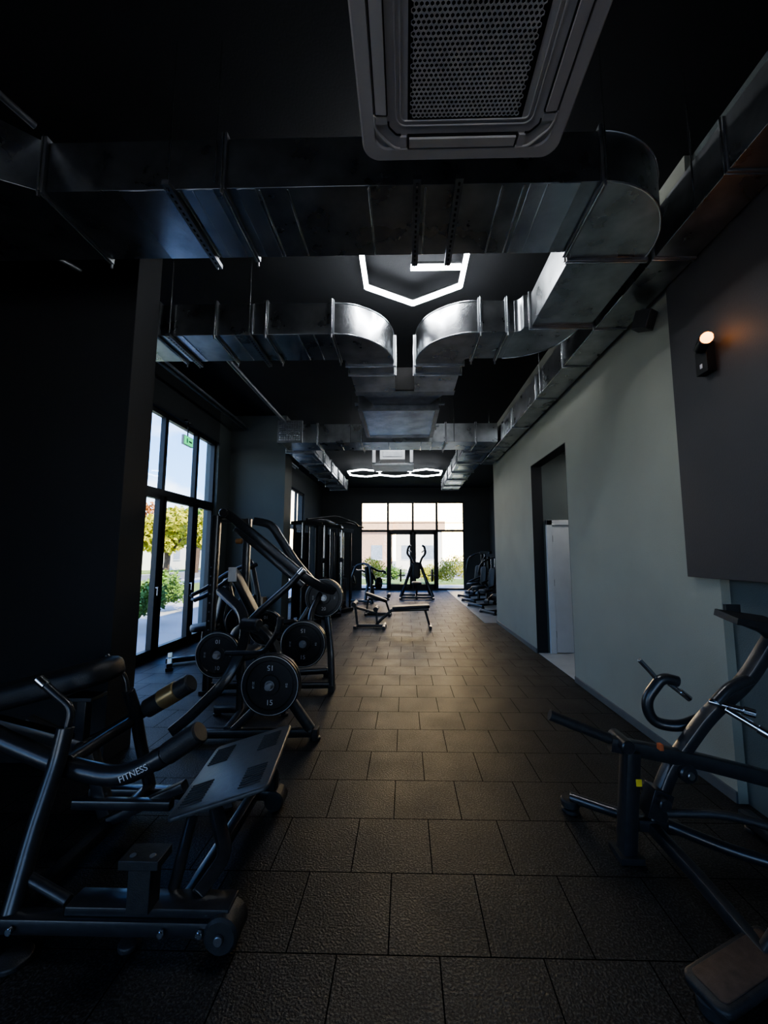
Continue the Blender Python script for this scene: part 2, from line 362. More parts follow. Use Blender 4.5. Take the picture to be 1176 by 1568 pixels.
b.bb((-.64,4.86,DZ+.03),(.64,5.02,DZ+DH+.02),M_acd); b.bb((-.64,4.88,DZ+.02),(.64,5.02,DZ+.03),M_galvd)  # plenum front coloured near black, shade between the ducts put into the colour
b.add([(-.58,5.02,DZ+.05),(.54,5.02,DZ+.05),(.54,5.02,3.93),(-.58,5.02,3.93),(-.45,5.38,DZ+.05),(.35,5.38,DZ+.05),(.35,5.38,3.93),(-.45,5.38,3.93)],[(0,1,5,4),(3,7,6,2),(0,4,7,3),(1,2,6,5),(0,3,2,1),(4,5,6,7)],M_galvd)
b.obj('duct_plenum',.004)
b=MB()
b.bb((-.64,5.46,DZ),(.46,6.75,DZ+.38),M_galvb)
for x in (-.64,.46):
    b.bb((x-.03,5.44,DZ-.02),(x+.03,6.77,DZ+.01),M_galvd)
b.bb((-.66,5.43,DZ-.02),(.48,5.47,DZ+.38),M_galvd); b.bb((-.66,6.74,DZ-.02),(.48,6.78,DZ+.01),M_galvd)
b.bb((-.45,5.385,DZ+.05),(.35,5.46,3.95),M_galvd)
for x in (-.70,.52):
    for yy in (5.6,6.6):
        b.cyl((x,yy,3.7),(x,yy,CZ),.006,M_galvb,8); b.bb((x-.03,yy-.03,3.72),(x+.06,yy+.03,3.75),M_galvd)
b.obj('ducted_air_handler',.004)
b=MB()
b.bb((1.74,-4.5,DZ),(2.02,9.0,DZ+DH),M_galv)
for yy in (-.5,.8,1.97,2.60,3.47,4.2,5.10,6.3,7.5,8.6): flange_y(b,yy,1.74,2.01,DZ,DH,.012)
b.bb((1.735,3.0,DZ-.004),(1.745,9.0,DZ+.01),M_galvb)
for yy in (2.18,4.9,7.9): b.cyl((1.72,yy,DZ-.03),(1.72,yy,CZ),.005,M_galvb,8)
b.obj('ventilation_duct',.003)
b=MB()
b.bb((-2.30,7.12,DZ),(1.70,7.68,DZ+DH+.04),M_galv)
for x in (-1.62,-.8,.75,1.3): flange_x(b,x,7.12,7.68,DZ,DH+.04)
for x in (-1.2,-.3,.3,.5): seamx(b,x,7.12,7.68)
b.bb((-2.38,7.72,DZ),(-1.86,12.5,DZ+DH),M_galv); b.bb((1.18,7.70,DZ),(1.70,12.6,DZ+DH),M_galv)
for yy in (7.8,8.8,9.8,10.8,11.8,12.5): flange_y(b,yy,-2.38,-1.86); flange_y(b,yy,1.18,1.70)
for yy in (8.3,9.3,10.3,11.3):
    b.bb((-1.86,yy-.3,DZ+.06),(-1.845,yy+.3,DZ+.24),M_galvd); b.bb((1.165,yy-.3,DZ+.06),(1.18,yy+.3,DZ+.24),M_galvd)
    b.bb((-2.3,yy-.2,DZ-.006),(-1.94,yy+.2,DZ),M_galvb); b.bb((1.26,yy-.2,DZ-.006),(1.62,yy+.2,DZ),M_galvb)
for x in (-2.2,-1.0,.9):
    for yy in (7.1,7.7): b.cyl((x,yy,3.6),(x,yy,CZ),.006,M_galvb,8)
b.obj('ventilation_duct',.003)
b=MB(); b.bb((-2.34,7.04,DZ-.02),(-1.88,7.085,4.0),M_galvd)
for i in range(9): b.box((-2.11,7.03,DZ+.03+i*.04),(.40,.02,.008),M_galvb,(30,0,0))
for i in range(9): b.bb((-2.29+i*.045,7.02,DZ+.01),(-2.285+i*.045,7.03,3.97),M_galvb)
b.obj('air_vent_grille',.002)
b=MB()
b.tube([(-2.95,2.7,3.95),(-2.2,4.3,3.96),(-2.2,7.0,3.96)],.03,M_galvd,.1)
b.tube([(-3.4,3.5,4.2),(-3.4,12,4.2)],.025,M_galvd,0); b.tube([(-3.3,3.5,4.2),(-3.3,12,4.2)],.018,M_galvd,0)
b.obj('ceiling_pipe',0)
b=MB(); b.tube([(-2.5,-.5,4.2),(-2.2,1.6,3.97),(-2.08,1.95,3.95)],.02,M_galvd,.05); b.tube([(-.35,1.2,4.5),(-.32,1.2,3.7),(-.1,1.2,3.62)],.018,M_ceil,.1); b.tube([(-.42,1.2,4.5),(-.40,1.25,3.8),(-.1,1.25,3.7)],.012,M_ceil,.1); b.obj('ceiling_pipe',0)
b=MB(); b.bb((-.62,9.6,3.88),(.0,10.2,4.15),M_white); b.bb((-.82,9.55,3.72),(.22,10.3,3.78),M_galvd); b.bb((-.80,9.5,3.78),(-.72,9.56,4.1),M_white); b.bb((.12,9.5,3.78),(.2,9.56,4.1),M_white)
b.bb((-.55,9.585,3.94),(-.07,9.6,4.08),M_galvd)
for x in (-.78,.18): b.cyl((x,9.9,3.75),(x,9.9,CZ),.008,M_galvb,8)
b.obj('ceiling_fan_coil_unit',.006)
# ---------------------------------------------------------------- ceiling cassette
def rr_pts(cx,cy,lx,ly,r,z,n=8):
    out=[]
    for sx,sy,a0 in ((1,1,0),(-1,1,90),(-1,-1,180),(1,-1,270)):
        for k in range(n+1):
            a=math.radians(a0+90*k/n); out.append((cx+sx*(lx/2-r)+r*math.cos(a),cy+sy*(ly/2-r)+r*math.sin(a),z))
    return out
b=MB(); cx,cy,zc=.265,1.28,3.45
lv=[(0.86,.05,.05),(.92,.075,.035),(.92,.075,.010),(.905,.07,0),(.80,.06,-.004),(.79,.055,.006),(.60,.04,.006)]
vs=[];fs=[]
for L,r,z in lv: vs+=rr_pts(cx,cy,L,L,r,zc+z)
k=36
for i in range(len(lv)-1):
    for a in range(k): c=(a+1)%k; fs.append((i*k+a,i*k+c,(i+1)*k+c,(i+1)*k+a))
fs.append(tuple((len(lv)-1)*k+a for a in range(k)))
b.add(vs,fs,M_ac)
b.bb((cx-.40,cy-.40,zc+.04),(cx+.40,cy+.40,zc+.30),M_ac)
for ang in (0,90,180,270):
    b.M=Matrix.Translation((cx,cy,0))@Matrix.Rotation(math.radians(ang),4,'Z')
    b.box((0,.365,zc+.0),(.50,.056,.012),M_acd); b.box((0,.365,zc-.006),(.485,.046,.014),M_ac,(8,0,0))
    b.box((.27,.365,zc-.002),(.03,.05,.012),M_ac); b.box((-.27,.365,zc-.002),(.03,.05,.012),M_ac)
    b.tube([(.25,.395,zc-.004),(.31,.395,zc-.004),(.395,.31,zc-.004),(.395,.25,zc-.004)],.006,M_ac,.08,8)
    b.tube([(.28,.335,zc-.001),(.30,.335,zc-.001),(.335,.30,zc-.001),(.335,.28,zc-.001)],.004,M_acd,.05,8)
b.M=Matrix.Identity(4)
for L,r in ((.60,.04),(.56,.02)): b.tube(rr_pts(cx,cy,L,L,r,zc+.002),.004,M_ac,0,6,closed=True)
for dx,dy in ((-.44,-.35),(.44,-.35),(-.44,.35),(.44,.35)): b.cyl((cx+dx*.95,cy+dy,zc+.1),(cx+dx*.95,cy+dy,CZ),.006,M_galvb,8)
b.box((cx,cy,zc+.0045),(.50,.56,.002),M_acd)
p=.0185; ro=p/math.sqrt(3); ri=ro*.70; nx=int(.48/p); ny=int(.56/(p*.866))
vs=[];fs=[]
for j in range(ny):
    for i in range(nx):
        hx=cx-.24+p*(i+.5+(.5 if j%2 else 0)); hy=cy-.28+(j+.5)*p*.866; o=len(vs)
        for rr_,zz in ((ro,0),(ri,0),(ri,.004)):
            for q in range(6):
                a=math.radians(30+60*q); vs.append((hx+rr_*math.cos(a),hy+rr_*math.sin(a),zc-.001+zz))
        for q in range(6):
            w=(q+1)%6; fs+= [(o+q,o+w,o+6+w,o+6+q),(o+6+q,o+6+w,o+12+w,o+12+q)]
b.add(vs,fs,M_ac)
b.obj('ceiling_air_conditioner',.0)
# ---------------------------------------------------------------- LED lights
def hexlight(name,cx,cy,z,s,mat,n=1,bar=False):
    b=MB(); done=set()
    for q in range(n):
        ox=cx+q*s*math.sqrt(3)
        P=[(ox+s*math.cos(math.radians(30+60*i)),cy+s*math.sin(math.radians(30+60*i)),z) for i in range(6)]
        for i in range(6):
            a,c=V(P[i]),V(P[(i+1)%6]); key=tuple(round(t,1) for t in (a+c))
            if key in done: continue
            done.add(key)
            b.beam([a,c],.042,.04,mat); b.beam([a+V((0,0,.03)),c+V((0,0,.03))],.05,.02,M_alu)
        for i in (0,2,4): b.cyl((P[i][0],P[i][1],z+.03),(P[i][0],P[i][1],CZ),.003,M_galvb,6)
    if bar:
        b.beam([(.06,3.56,4.3),(.54,3.56,4.3)],.042,.04,mat); b.bb((.06,3.535,4.32),(.54,3.585,4.345),M_alu); b.cyl((.3,3.56,4.34),(.3,3.56,CZ),.003,M_galvb,6)
    return b.obj(name)
hexlight('hexagonal_led_light',.09,3.55,4.3,.56,M_led,1,True)
hexlight('hexagonal_led_light',-1.38,13.3,4.3,.60,M_led2,3)
hexlight('hexagonal_led_light',-.25,8.7,4.3,.56,M_led2,1)
b=MB(); x=XR-.05
b.box((x-.03,2.56,2.84),(.06,.10,.20),M_alu); b.box((x-.065,2.54,2.90),(.05,.045,.04),M_alu)
b.cyl((x-.07,2.55,2.90),(x-.09,2.47,2.93),.038,M_alu); b.ball((x-.092,2.455,2.932),.036,M_bulb); b.box((x-.062,2.56,2.79),(.004,.02,.03),M_white)
sc=b.obj('wall_spotlight',.004)
l=bpy.data.lights.new('sconce_light','POINT'); l.energy=.45; l.color=(1,.45,.15); l.shadow_soft_size=.04
o=bpy.data.objects.new('sconce_light',l); COL.objects.link(o); o.location=(x-.12,2.39,2.95); o.parent=sc
b=MB(); b.box((1.97,3.12,3.46),(.11,.13,.15),M_rub,(20,0,30)); b.cyl((1.95,3.15,3.5),(2.07,3.2,3.5),.018,M_rub); b.obj('wall_speaker',.008)
b=MB(); b.cyl((3.2,5.8,3.14),(3.2,5.8,3.2),.14,M_white); b.cyl((3.2,5.8,3.125),(3.2,5.8,3.14),.12,emis('fill_lamp_disc',(1,.97,.92),70)); b.obj('corridor_fill_lamp')  # unseen lamp, added to brighten the corridor and door
# ---------------------------------------------------------------- gym gear helpers
def plate(name,c,r,t=.04,axis=(0,-1,0),label='15',n=1):
    b=MB(); k=r/.225
    for q in range(n):
        cc=V(c)-V(axis)*(t+.004)*q
        pr=[(.027,-t/2),(.06*k,-t/2),(.065*k,-t/2+.008),(.175*k,-t/2+.008),(.182*k,-t/2),(r-.008,-t/2),(r,-t/2+.008),(r,t/2-.008),(r-.008,t/2),(.182*k,t/2),(.175*k,t/2-.010),(.078*k,t/2-.010),(.072*k,t/2-.002),(.040,t/2-.002),(.038,t/2+.003),(.027,t/2+.003),(.027,-t/2)]
        b.lathe(cc,axis,pr,M_iron,48)
        b.lathe(cc,axis,[(.027,t/2+.003),(.037,t/2+.0035),(.037,t/2+.001)],M_steel,32)
        b.lathe(cc,axis,[(r-.012,t/2),(r-.010,t/2+.0012),(r-.008,t/2)],M_txt,48)
    o=b.obj(name)
    A=V(axis).normalized(); base=V(c)+A*(t/2-.008)
    ez=V((0,0,1)); ex=ez.cross(A).normalized(); ez=A.cross(ex)
    for i,(s_,sz) in enumerate(((label,.055),('KG',.022),('25 LB',.022),(label,.055))):
        a=math.radians([270,0,180,90][i]); p=base+ex*math.cos(a)*.128*k+ez*math.sin(a)*.128*k
        rotz=a+math.pi/2
        m3=Matrix((ex,ez,A)).transposed()@Matrix.Rotation(rotz if i!=0 else 0,3,'Z')
        text(s_,p+A*.001,m3.to_euler(),sz*k,M_txt,o,'number_%d'%(i+1))
    return o
def foot(b,p,r=.035):
    b.lathe((p[0],p[1],0.0005),(0,0,1),[(0,0),(r,0),(r,.018),(r*.7,.026),(0,.026)],M_rub,20)
F=M_frame
# ---------------------------------------------------------------- A
b=MB()
b.beam([(-1.95,1.73,.085),(-.72,1.73,.085)],.07,.06,F); b.beam([(-1.95,2.60,.085),(-.80,2.60,.085)],.07,.06,F)
b.beam([(-1.36,1.76,.135),(-.70,1.76,.135)],.10,.035,F)
b.cyl((-.72,1.68,.075),(-.72,1.80,.075),.068,M_rub); b.cyl((-.72,1.665,.075),(-.72,1.68,.075),.018,M_steel)
b.cyl((-.80,2.55,.06),(-.80,2.66,.06),.058,M_rub)
foot(b,(-1.50,1.66),.06); foot(b,(-1.9,2.6),.05); foot(b,(-1.1,1.73),.04); foot(b,(-1.1,2.6),.04)
for x in (-1.55,-.95,-.80): b.cyl((x,1.69,.085),(x,1.675,.085),.014,M_chrome,12)
b.beam([(-1.60,1.73,.10),(-1.60,2.60,.10)],.06,.06,F)
b.beam([(-.92,1.76,.10),(-.92,2.60,.10)],.06,.06,F)
b.beam([(-1.78,2.25,.22),(-1.25,2.25,.22)],.05,.05,F)
b.tube([(-1.60,1.74,.10),(-1.63,1.85,.35),(-1.64,1.95,.58),(-1.64,1.98,.72)],.036,F,.05)
b.tube([(-1.64,1.98,.68),(-1.63,2.0,.80),(-1.74,2.0,.88),(-1.80,2.0,.93)],.018,F,.05); b.cyl((-1.77,2.0,.905),(-1.815,2.0,.94),.022,M_chrome)
b.tube([(-1.60,2.62,.10),(-1.66,2.6,.35),(-1.68,2.55,.58),(-1.70,2.5,.72)],.034,F,.05)
b.tube([(-1.70,2.5,.68),(-1.72,2.5,.80),(-1.80,2.5,.88),(-1.85,2.5,.93)],.015,F,.05)
b.box((-1.05,1.72,.24),(.09,.075,.18),M_rub); b.box((-1.05,1.72,.335),(.16,.10,.035),M_rub); b.cyl((-1.09,1.70,.352),(-1.09,1.70,.356),.012,M_steel,12); b.cyl((-1.01,1.70,.352),(-1.01,1.70,.356),.012,M_steel,12)
b.tube([(-2.35,2.05,.80),(-2.03,2.04,.64),(-1.65,2.02,.52),(-1.38,2.02,.47),(-1.20,2.02,.56),(-1.05,2.02,.66)],.046,F,.12,14)
b.cyl((-1.16,2.02,.585),(-1.00,2.02,.69),.054,M_rub); b.cyl((-1.22,2.02,.55),(-1.16,2.02,.585),.050,F)
b.tube([(-2.35,2.55,.52),(-2.0,2.57,.36),(-1.72,2.6,.52),(-1.60,2.6,.60),(-1.38,2.6,.73)],.038,F,.10,14)
b.cyl((-1.64,2.6,.575),(-1.36,2.6,.74),.058,M_rub); b.cyl((-1.55,2.6,.63),(-1.44,2.6,.695),.062,noise_mat('gold_highlight',(.50,.36,.18),.32,.8,.1))  # gold highlight on the roller, put into the colour of a ring
b.tube([(-1.64,2.0,.55),(-1.7,2.3,.52),(-1.70,2.58,.52)],.034,F,.1)
b.pad((-2.02,2.28,.82),(.80,.34,.12),M_pad,(0,-14,2),.15)
b.box((-1.79,2.28,.62),(.05,.05,.30),F); b.box((-1.79,2.28,.76),(.16,.12,.02),F); b.beam([(-2.3,2.28,.62),(-1.75,2.28,.50),(-1.62,2.28,.15)],.06,.07,F,.05)
b.tube([(-1.79,2.28,.5),(-1.66,2.05,.52)],.03,F,0)
b.beam([(-1.60,2.28,.12),(-1.20,2.28,.30)],.06,.05,F)
b.beam([(-.90,2.0,.36),(-.80,1.90,.22),(-.86,1.78,.15)],.055,.05,F,.04)
b.beam([(-.84,2.45,.38),(-.80,2.55,.22),(-.82,2.60,.11)],.055,.05,F,.04)
b.tube([(-1.0,1.98,.33),(-.98,1.8,.12)],.025,F,0)
b.tube([(-1.62,1.80,.20),(-1.40,1.78,.12)],.022,F,0)
b.M=Matrix.Translation((-.915,2.30,.395))@Matrix.Rotation(math.radians(7),4,'Z')@Matrix.Rotation(math.radians(-15),4,'Y')
b.pad((0,0,0),(.47,.70,.022),M_tread,(0,0,0),.035)
for i in range(9):
    for sx in (-.15,.13):
        for sy in (.10,-.28): b.box((sx,sy+i*.022,.0125),(.11,.008,.007),M_rub)
b.box((0,0,-.03),(.10,.62,.04),F); b.box((0,-.2,-.03),(.40,.04,.03),F); b.box((0,.2,-.03),(.40,.04,.03),F)
b.M=Matrix.Identity(4)
o=b.obj('chest_supported_row_machine',.003)
text('FITNESS',(-1.29,1.971,.517),(math.pi/2,-math.radians(25),0),.042,M_txt,o,'arm_lettering')
# ---------------------------------------------------------------- C
b=MB()
b.beam([(1.14,2.25,.02),(1.19,2.25,.52)],.075,.09,F,0,(0,1,0)); b.box((1.14,2.25,.015),(.12,.13,.03),M_rub)
b.beam([(1.10,2.28,.54),(1.55,2.24,.47),(2.0,2.18,.38)],.06,.075,F,.05)
b.tube([(.80,2.30,.67),(1.00,2.29,.595),(1.20,2.27,.53)],.022,F,0); b.tube([(.79,2.30,.674),(1.10,2.285,.56)],.028,M_rub,0)
b.cyl((1.16,2.2,.55),(1.16,2.36,.55),.035,F)
b.cyl((1.00,2.61,.03),(1.00,2.61,.075),.055,M_rub); foot(b,(1.0,2.61),.05); b.tube([(1.0,2.6,.085),(1.14,2.5,.085),(1.24,2.40,.10)],.028,F,.05)
b.beam([(1.28,2.25,.18),(1.40,2.27,.42),(1.62,2.26,.70),(1.80,2.22,.88),(1.95,2.20,1.12)],.06,.075,F,.10,(0,1,0))
b.tube([(1.55,2.38,.83),(1.47,2.39,.85),(1.37,2.40,.72),(1.40,2.40,.60),(1.53,2.36,.59),(1.70,2.30,.70)],.030,F,.08,14)
b.tube([(1.45,2.4,.83),(1.41,2.4,.88),(1.35,2.4,.945)],.014,M_chrome,0); b.tube([(1.48,2.4,.84),(1.55,2.38,.78),(1.60,2.38,.745)],.014,M_chrome,0); b.cyl((1.555,2.38,.78),(1.61,2.38,.735),.017,M_chrome)
b.tube([(1.60,2.22,.78),(1.72,2.12,.765)],.016,M_chrome,0); b.cyl((1.70,2.13,.768),(1.74,2.10,.762),.022,M_chrome)
b.tube([(1.63,2.15,.765),(1.72,2.02,.70)],.016,M_chrome,0); b.cyl((1.70,2.05,.715),(1.735,2.0,.69),.022,M_chrome)
b.tube([(1.81,2.2,.90),(1.70,2.2,.86),(1.62,2.2,.78)],.028,F,.05)
b.tube([(1.95,2.2,1.10),(1.90,2.2,1.16),(1.80,2.2,1.20)],.03,F,.05); b.box((1.82,2.18,1.205),(.26,.16,.035),M_rub,(10,8,0)); b.box((1.76,2.18,1.222),(.10,.08,.012),M_frame,(10,8,0)); b.box((1.80,2.27,1.25),(.08,.02,.05),M_frame)
b.box((1.30,2.24,.27),(.10,.09,.14),F,(0,20,0)); b.cyl((1.30,2.15,.30),(1.30,2.33,.30),.03,F); b.cyl((1.46,2.2,.42),(1.46,2.35,.42),.045,F); b.cyl((1.46,2.185,.42),(1.46,2.2,.42),.018,M_steel)
b.beam([(1.20,2.25,.16),(1.42,2.25,.14)],.05,.06,F)
b.beam([(1.27,2.30,.15),(1.30,1.98,.12),(1.31,1.62,.09)],.05,.06,F,.05); b.beam([(1.31,1.64,.09),(1.42,1.60,.30),(1.60,1.62,.42)],.045,.05,F,.05)
b.tube([(1.35,2.24,.16),(1.6,2.15,.10),(1.95,2.0,.08)],.028,F,.1); b.tube([(1.33,2.2,.24),(1.55,2.1,.30),(1.85,1.95,.28)],.02,M_rub,.1)
b.beam([(1.95,1.75,.06),(1.95,2.5,.06)],.07,.06,F); foot(b,(1.95,1.8)); foot(b,(1.95,2.45))
b.beam([(1.31,1.70,.06),(1.95,1.85,.06)],.05,.05,F); b.cyl((1.29,1.66,.06),(1.29,1.72,.06),.02,M_steel); foot(b,(1.31,1.75),.04)
b.M=Matrix.Translation((1.20,1.60,.085))@Matrix.Rotation(math.radians(18),4,'Z')@Matrix.Rotation(math.radians(-8),4,'Y')
b.pad((0,0,0),(.42,.16,.03),M_rub,(0,0,0),.04)
b.pad((0,0,.017),(.36,.12,.006),noise_mat('brown_grip_tape',(.08,.05,.035),.6,0,.3,30,.3,300),(0,0,0),.02)
b.cyl((-.17,0,-.075),(-.17,0,-.01),.045,M_rub); b.cyl((.10,.0,-.06),(.10,0,-.01),.03,M_rub)
b.M=Matrix.Identity(4)
b.box((1.20,2.203,.38),(.03,.003,.035),M_yel)
b.box((1.33,2.22,.55),(.02,.03,.03),M_orange)
b.obj('standing_leg_press_machine',.003)
# ---------------------------------------------------------------- B1
b=MB()
b.beam([(-1.80,3.46,.06),(-.76,3.51,.06)],.07,.07,F); foot(b,(-.76,3.51),.045); foot(b,(-1.78,3.46),.045)
b.box((-.76,3.51,.05),(.05,.09,.09),M_rub)
b.beam([(-.80,3.51,.08),(-.98,3.48,.34),(-1.06,3.45,.62)],.07,.08,F,.06)
b.beam([(-1.45,3.48,.08),(-1.12,3.48,.40)],.05,.06,F)
b.beam([(-1.95,3.45,.08),(-1.80,3.45,.20),(-1.50,3.46,.50),(-1.42,3.6,.78),(-1.55,3.85,1.0),(-1.90,4.10,1.18)],.065,.085,F,.14)
b.beam([(-1.5,3.47,.08),(-1.55,4.0,.08)],.06,.06,F); b.beam([(-1.85,4.0,.06),(-1.15,4.0,.06)],.07,.07,F); foot(b,(-1.17,4.0)); foot(b,(-1.83,4.0))
b.tube([(-1.03,3.46,.56),(-1.03,3.06,.56)],.025,M_steel,0); b.tube([(-1.69,3.95,.65),(-1.69,3.60,.65)],.025,M_steel,0)
b.beam([(-1.03,3.44,.56),(-1.14,3.5,.80),(-1.35,3.62,.92),(-1.55,3.72,.86),(-1.69,3.92,.65)],.065,.08,F,.12)
b.cyl((-1.45,3.60,.93),(-1.28,3.54,.93),.055,F)
b.tube([(-1.55,3.5,.70),(-1.20,3.45,.72),(-1.05,3.3,.9),(-1.02,3.28,1.0)],.022,F,.08); b.cyl((-1.03,3.29,.92),(-1.01,3.27,1.04),.026,M_rub)
b.pad((-1.55,3.85,.62),(.34,.34,.08),M_pad,(0,-5,0),.08); b.beam([(-1.55,3.85,.58),(-1.55,3.85,.10)],.06,.06,F)
b.obj('plate_loaded_row_machine',.003)
plate('weight_plate',(-1.03,3.13,.56),.225,.04,(0,-1,0),'15',2)
plate('weight_plate',(-1.69,3.66,.65),.205,.035,(0,-1,0),'10')
# ---------------------------------------------------------------- B2
b=MB()
for x,yy,h in ((-2.23,4.6,2.0),(-2.02,5.0,2.0)): b.beam([(x,yy,.03),(x+.02,yy,h)],.08,.10,F,0,(0,1,0)); b.box((x,yy,.02),(.13,.14,.035),M_rub)
b.beam([(-2.21,4.6,1.96),(-2.0,5.0,1.96)],.07,.07,F); b.beam([(-2.23,4.6,.5),(-2.02,5.0,.5)],.06,.06,F)
b.cyl((-2.11,4.52,2.03),(-2.11,4.70,2.03),.05,F)
b.beam([(-2.11,4.6,2.04),(-1.66,4.58,1.70),(-1.15,4.6,1.28),(-.95,4.7,1.15),(-.78,4.8,1.11)],.07,.10,F,.08)
b.beam([(-2.05,4.75,1.86),(-1.62,4.72,1.52),(-1.2,4.7,1.18)],.05,.07,F,.05)
b.beam([(-1.92,5.0,1.97),(-1.70,5.0,1.93),(-1.38,5.0,1.45),(-1.13,5.0,1.17),(-.95,4.95,1.10)],.07,.10,F,.10)
b.beam([(-1.0,4.82,1.12),(-.93,4.8,.85),(-.86,4.72,.40),(-.84,4.70,.04)],.07,.08,F,.06); b.box((-.84,4.7,.035),(.07,.11,.07),M_rub)
b.beam([(-1.05,4.95,1.10),(-1.28,4.9,.7),(-1.5,4.85,.06)],.07,.08,F,.06)
b.beam([(-2.23,4.62,.07),(-.84,4.70,.07)],.07,.07,F); b.beam([(-2.02,5.0,.07),(-1.0,5.25,.07)],.07,.07,F); b.box((-1.0,5.25,.03),(.08,.1,.06),M_rub)
b.tube([(-1.92,4.32,1.20),(-1.88,4.3,1.08),(-1.66,4.25,.80),(-1.45,4.25,.70),(-1.23,4.25,.68),(-1.05,4.25,.68)],.040,F,.12,14)
b.tube([(-1.11,4.3,1.37),(-1.22,4.3,1.24),(-1.57,4.25,.92),(-1.78,4.3,.70),(-1.8,4.5,.3),(-1.8,4.62,.08)],.038,F,.12,14); b.cyl((-1.14,4.3,1.335),(-1.09,4.3,1.39),.042,M_chrome)
b.tube([(-1.01,4.3,.67),(-1.01,3.95,.67)],.025,M_steel,0); b.tube([(-.96,5.0,1.04),(-.96,4.70,1.04)],.025,M_steel,0); b.tube([(-1.57,4.8,.73),(-1.57,4.5,.73)],.025,M_steel,0)
b.tube([(-1.01,4.28,.67),(-1.05,4.5,.9),(-1.0,4.78,1.1)],.034,F,.1)
b.tube([(-1.57,4.78,.73),(-1.35,4.85,.75),(-1.28,4.9,.7)],.03,F,.05)
b.pad((-1.88,4.78,1.02),(.80,.26,.08),M_pad,(0,62,8),.09); b.pad((-1.60,4.72,.50),(.36,.30,.08),M_pad,(0,-8,5),.09); b.beam([(-1.60,4.72,.46),(-1.62,4.68,.08)],.06,.06,F)
for i in range(8): b.cyl((-2.225,4.55,.7+i*.1),(-2.225,4.545,.7+i*.1),.010,M_steel,8)
b.box((-1.98,4.56,1.32),(.09,.03,.16),M_txt); b.cyl((-1.95,4.55,1.7),(-1.88,4.55,1.7),.03,noise_mat('orange_bumper',(.35,.16,.05),.5))
b.obj('incline_lever_press_machine',.003)
plate('weight_plate',(-1.01,4.02,.67),.225,.04,(0,-1,0),'15',2)
plate('weight_plate',(-.96,4.75,1.04),.225,.04,(0,-1,0),'20',2)
plate('weight_plate',(-1.57,4.55,.73),.20,.035,(0,-1,0),'10')
# ---------------------------------------------------------------- B3
def seated_plate_machine(name,M,pl=True,h=1.5):
    b=MB(M)
    b.beam([(0,-.6,.06),(0,.6,.06)],.08,.07,F); b.beam([(-.45,.55,.06),(.45,.55,.06)],.07,.07,F); b.beam([(-.35,-.55,.06),(.35,-.55,.06)],.07,.07,F)
    for p in ((-.43,.55),(.43,.55),(-.33,-.55),(.33,-.55)): b.box((p[0],p[1],.022),(.07,.09,.04),M_rub)
    b.beam([(0,-.15,.08),(0,-.12,.45)],.07,.07,F); b.pad((0,-.12,.49),(.34,.40,.08),M_pad,(4,0,0),.09)
    b.beam([(0,.30,.08),(0,.16,.6),(0,.26,1.15)],.07,.08,F,.1); b.pad((0,.09,.86),(.30,.66,.08),M_pad,(80,0,0),.10)
    for s_ in (-1,1):
        b.tube([(s_*.42,.55,.08),(s_*.40,.55,h*.6),(s_*.28,.45,h-.06),(0,.40,h)],.040,F,.14)
        b.tube([(s_*.34,.52,h-.1),(s_*.45,.2,h-.25),(s_*.48,-.12,1.0),(s_*.40,-.30,.92)],.032,F,.12); b.cyl((s_*.42,-.26,.93),(s_*.30,-.32,.92),.022,M_rub)
        b.cyl((s_*.42,.30,.62),(s_*.66,.30,.62),.024,M_steel); b.beam([(s_*.40,.50,.95),(s_*.44,.30,.62)],.05,.05,F)
        if pl: b.lathe((s_*.52,.30,.62),(s_,0,0),[(.03,-.02),(.20,-.02),(.20,.02),(.15,.02),(.14,.012),(.06,.012),(.05,.02),(.03,.02)],M_iron,32)
    return b.obj(name,.003)
seated_plate_machine('seated_chest_press_machine',Matrix.Translation((-2.85,6.0,0))@Matrix.Rotation(math.radians(-60),4,'Z'),True,1.5)
# ---------------------------------------------------------------- far equipment
def stack_machine(name,M,h=1.6,arms='up'):
    b=MB(M)
    for x in (-.22,.22): b.beam([(x,.45,.03),(x,.45,h)],.06,.09,F,0,(0,1,0))
    b.box((0,.45,h-.04),(.50,.14,.10),F); b.box((0,.45,.06),(.50,.20,.10),F)
    for i in range(14): b.box((0,.45,.14+i*.042),(.30,.11,.036),M_iron)
    for x in (-.09,.09): b.cyl((x,.45,.1),(x,.45,h-.08),.010,M_chrome,10)
    b.cyl((0,.45,.72),(0,.45,h),.005,M_rub,6)
    b.box((0,.38,.5),(.02,.006,.5),M_txt)
    b.beam([(0,.40,.06),(0,-.65,.06)],.08,.07,F); b.beam([(-.32,-.62,.06),(.32,-.62,.06)],.07,.07,F)
    for x in (-.3,.3): b.box((x,-.62,.02),(.07,.08,.04),M_rub)
    b.beam([(0,-.20,.08),(0,-.18,.42)],.07,.07,F); b.pad((0,-.20,.47),(.34,.40,.08),M_pad,(5,0,0),.09)
    b.beam([(0,.36,.3),(0,.1,.6),(0,.12,1.0)],.06,.07,F,.1); b.pad((0,.04,.84),(.28,.60,.08),M_pad,(82,0,0),.09)
    for s_ in (-1,1):
        if arms=='up':
            b.tube([(s_*.10,.45,h-.05),(s_*.36,.35,h-.05),(s_*.42,-.05,h-.25),(s_*.40,-.15,1.0)],.03,F,.12); b.cyl((s_*.40,-.15,1.05),(s_*.40,-.16,.90),.02,M_rub)
        else:
            b.tube([(s_*.15,.40,.9),(s_*.34,.1,.75),(s_*.32,-.35,.62)],.03,F,.1); b.cyl((s_*.20,-.55,.30),(s_*.02,-.55,.30),.055,M_pad)
            b.tube([(s_*.20,-.3,.46),(s_*.18,-.55,.30)],.02,F,0)
    return b.obj(name,.003)
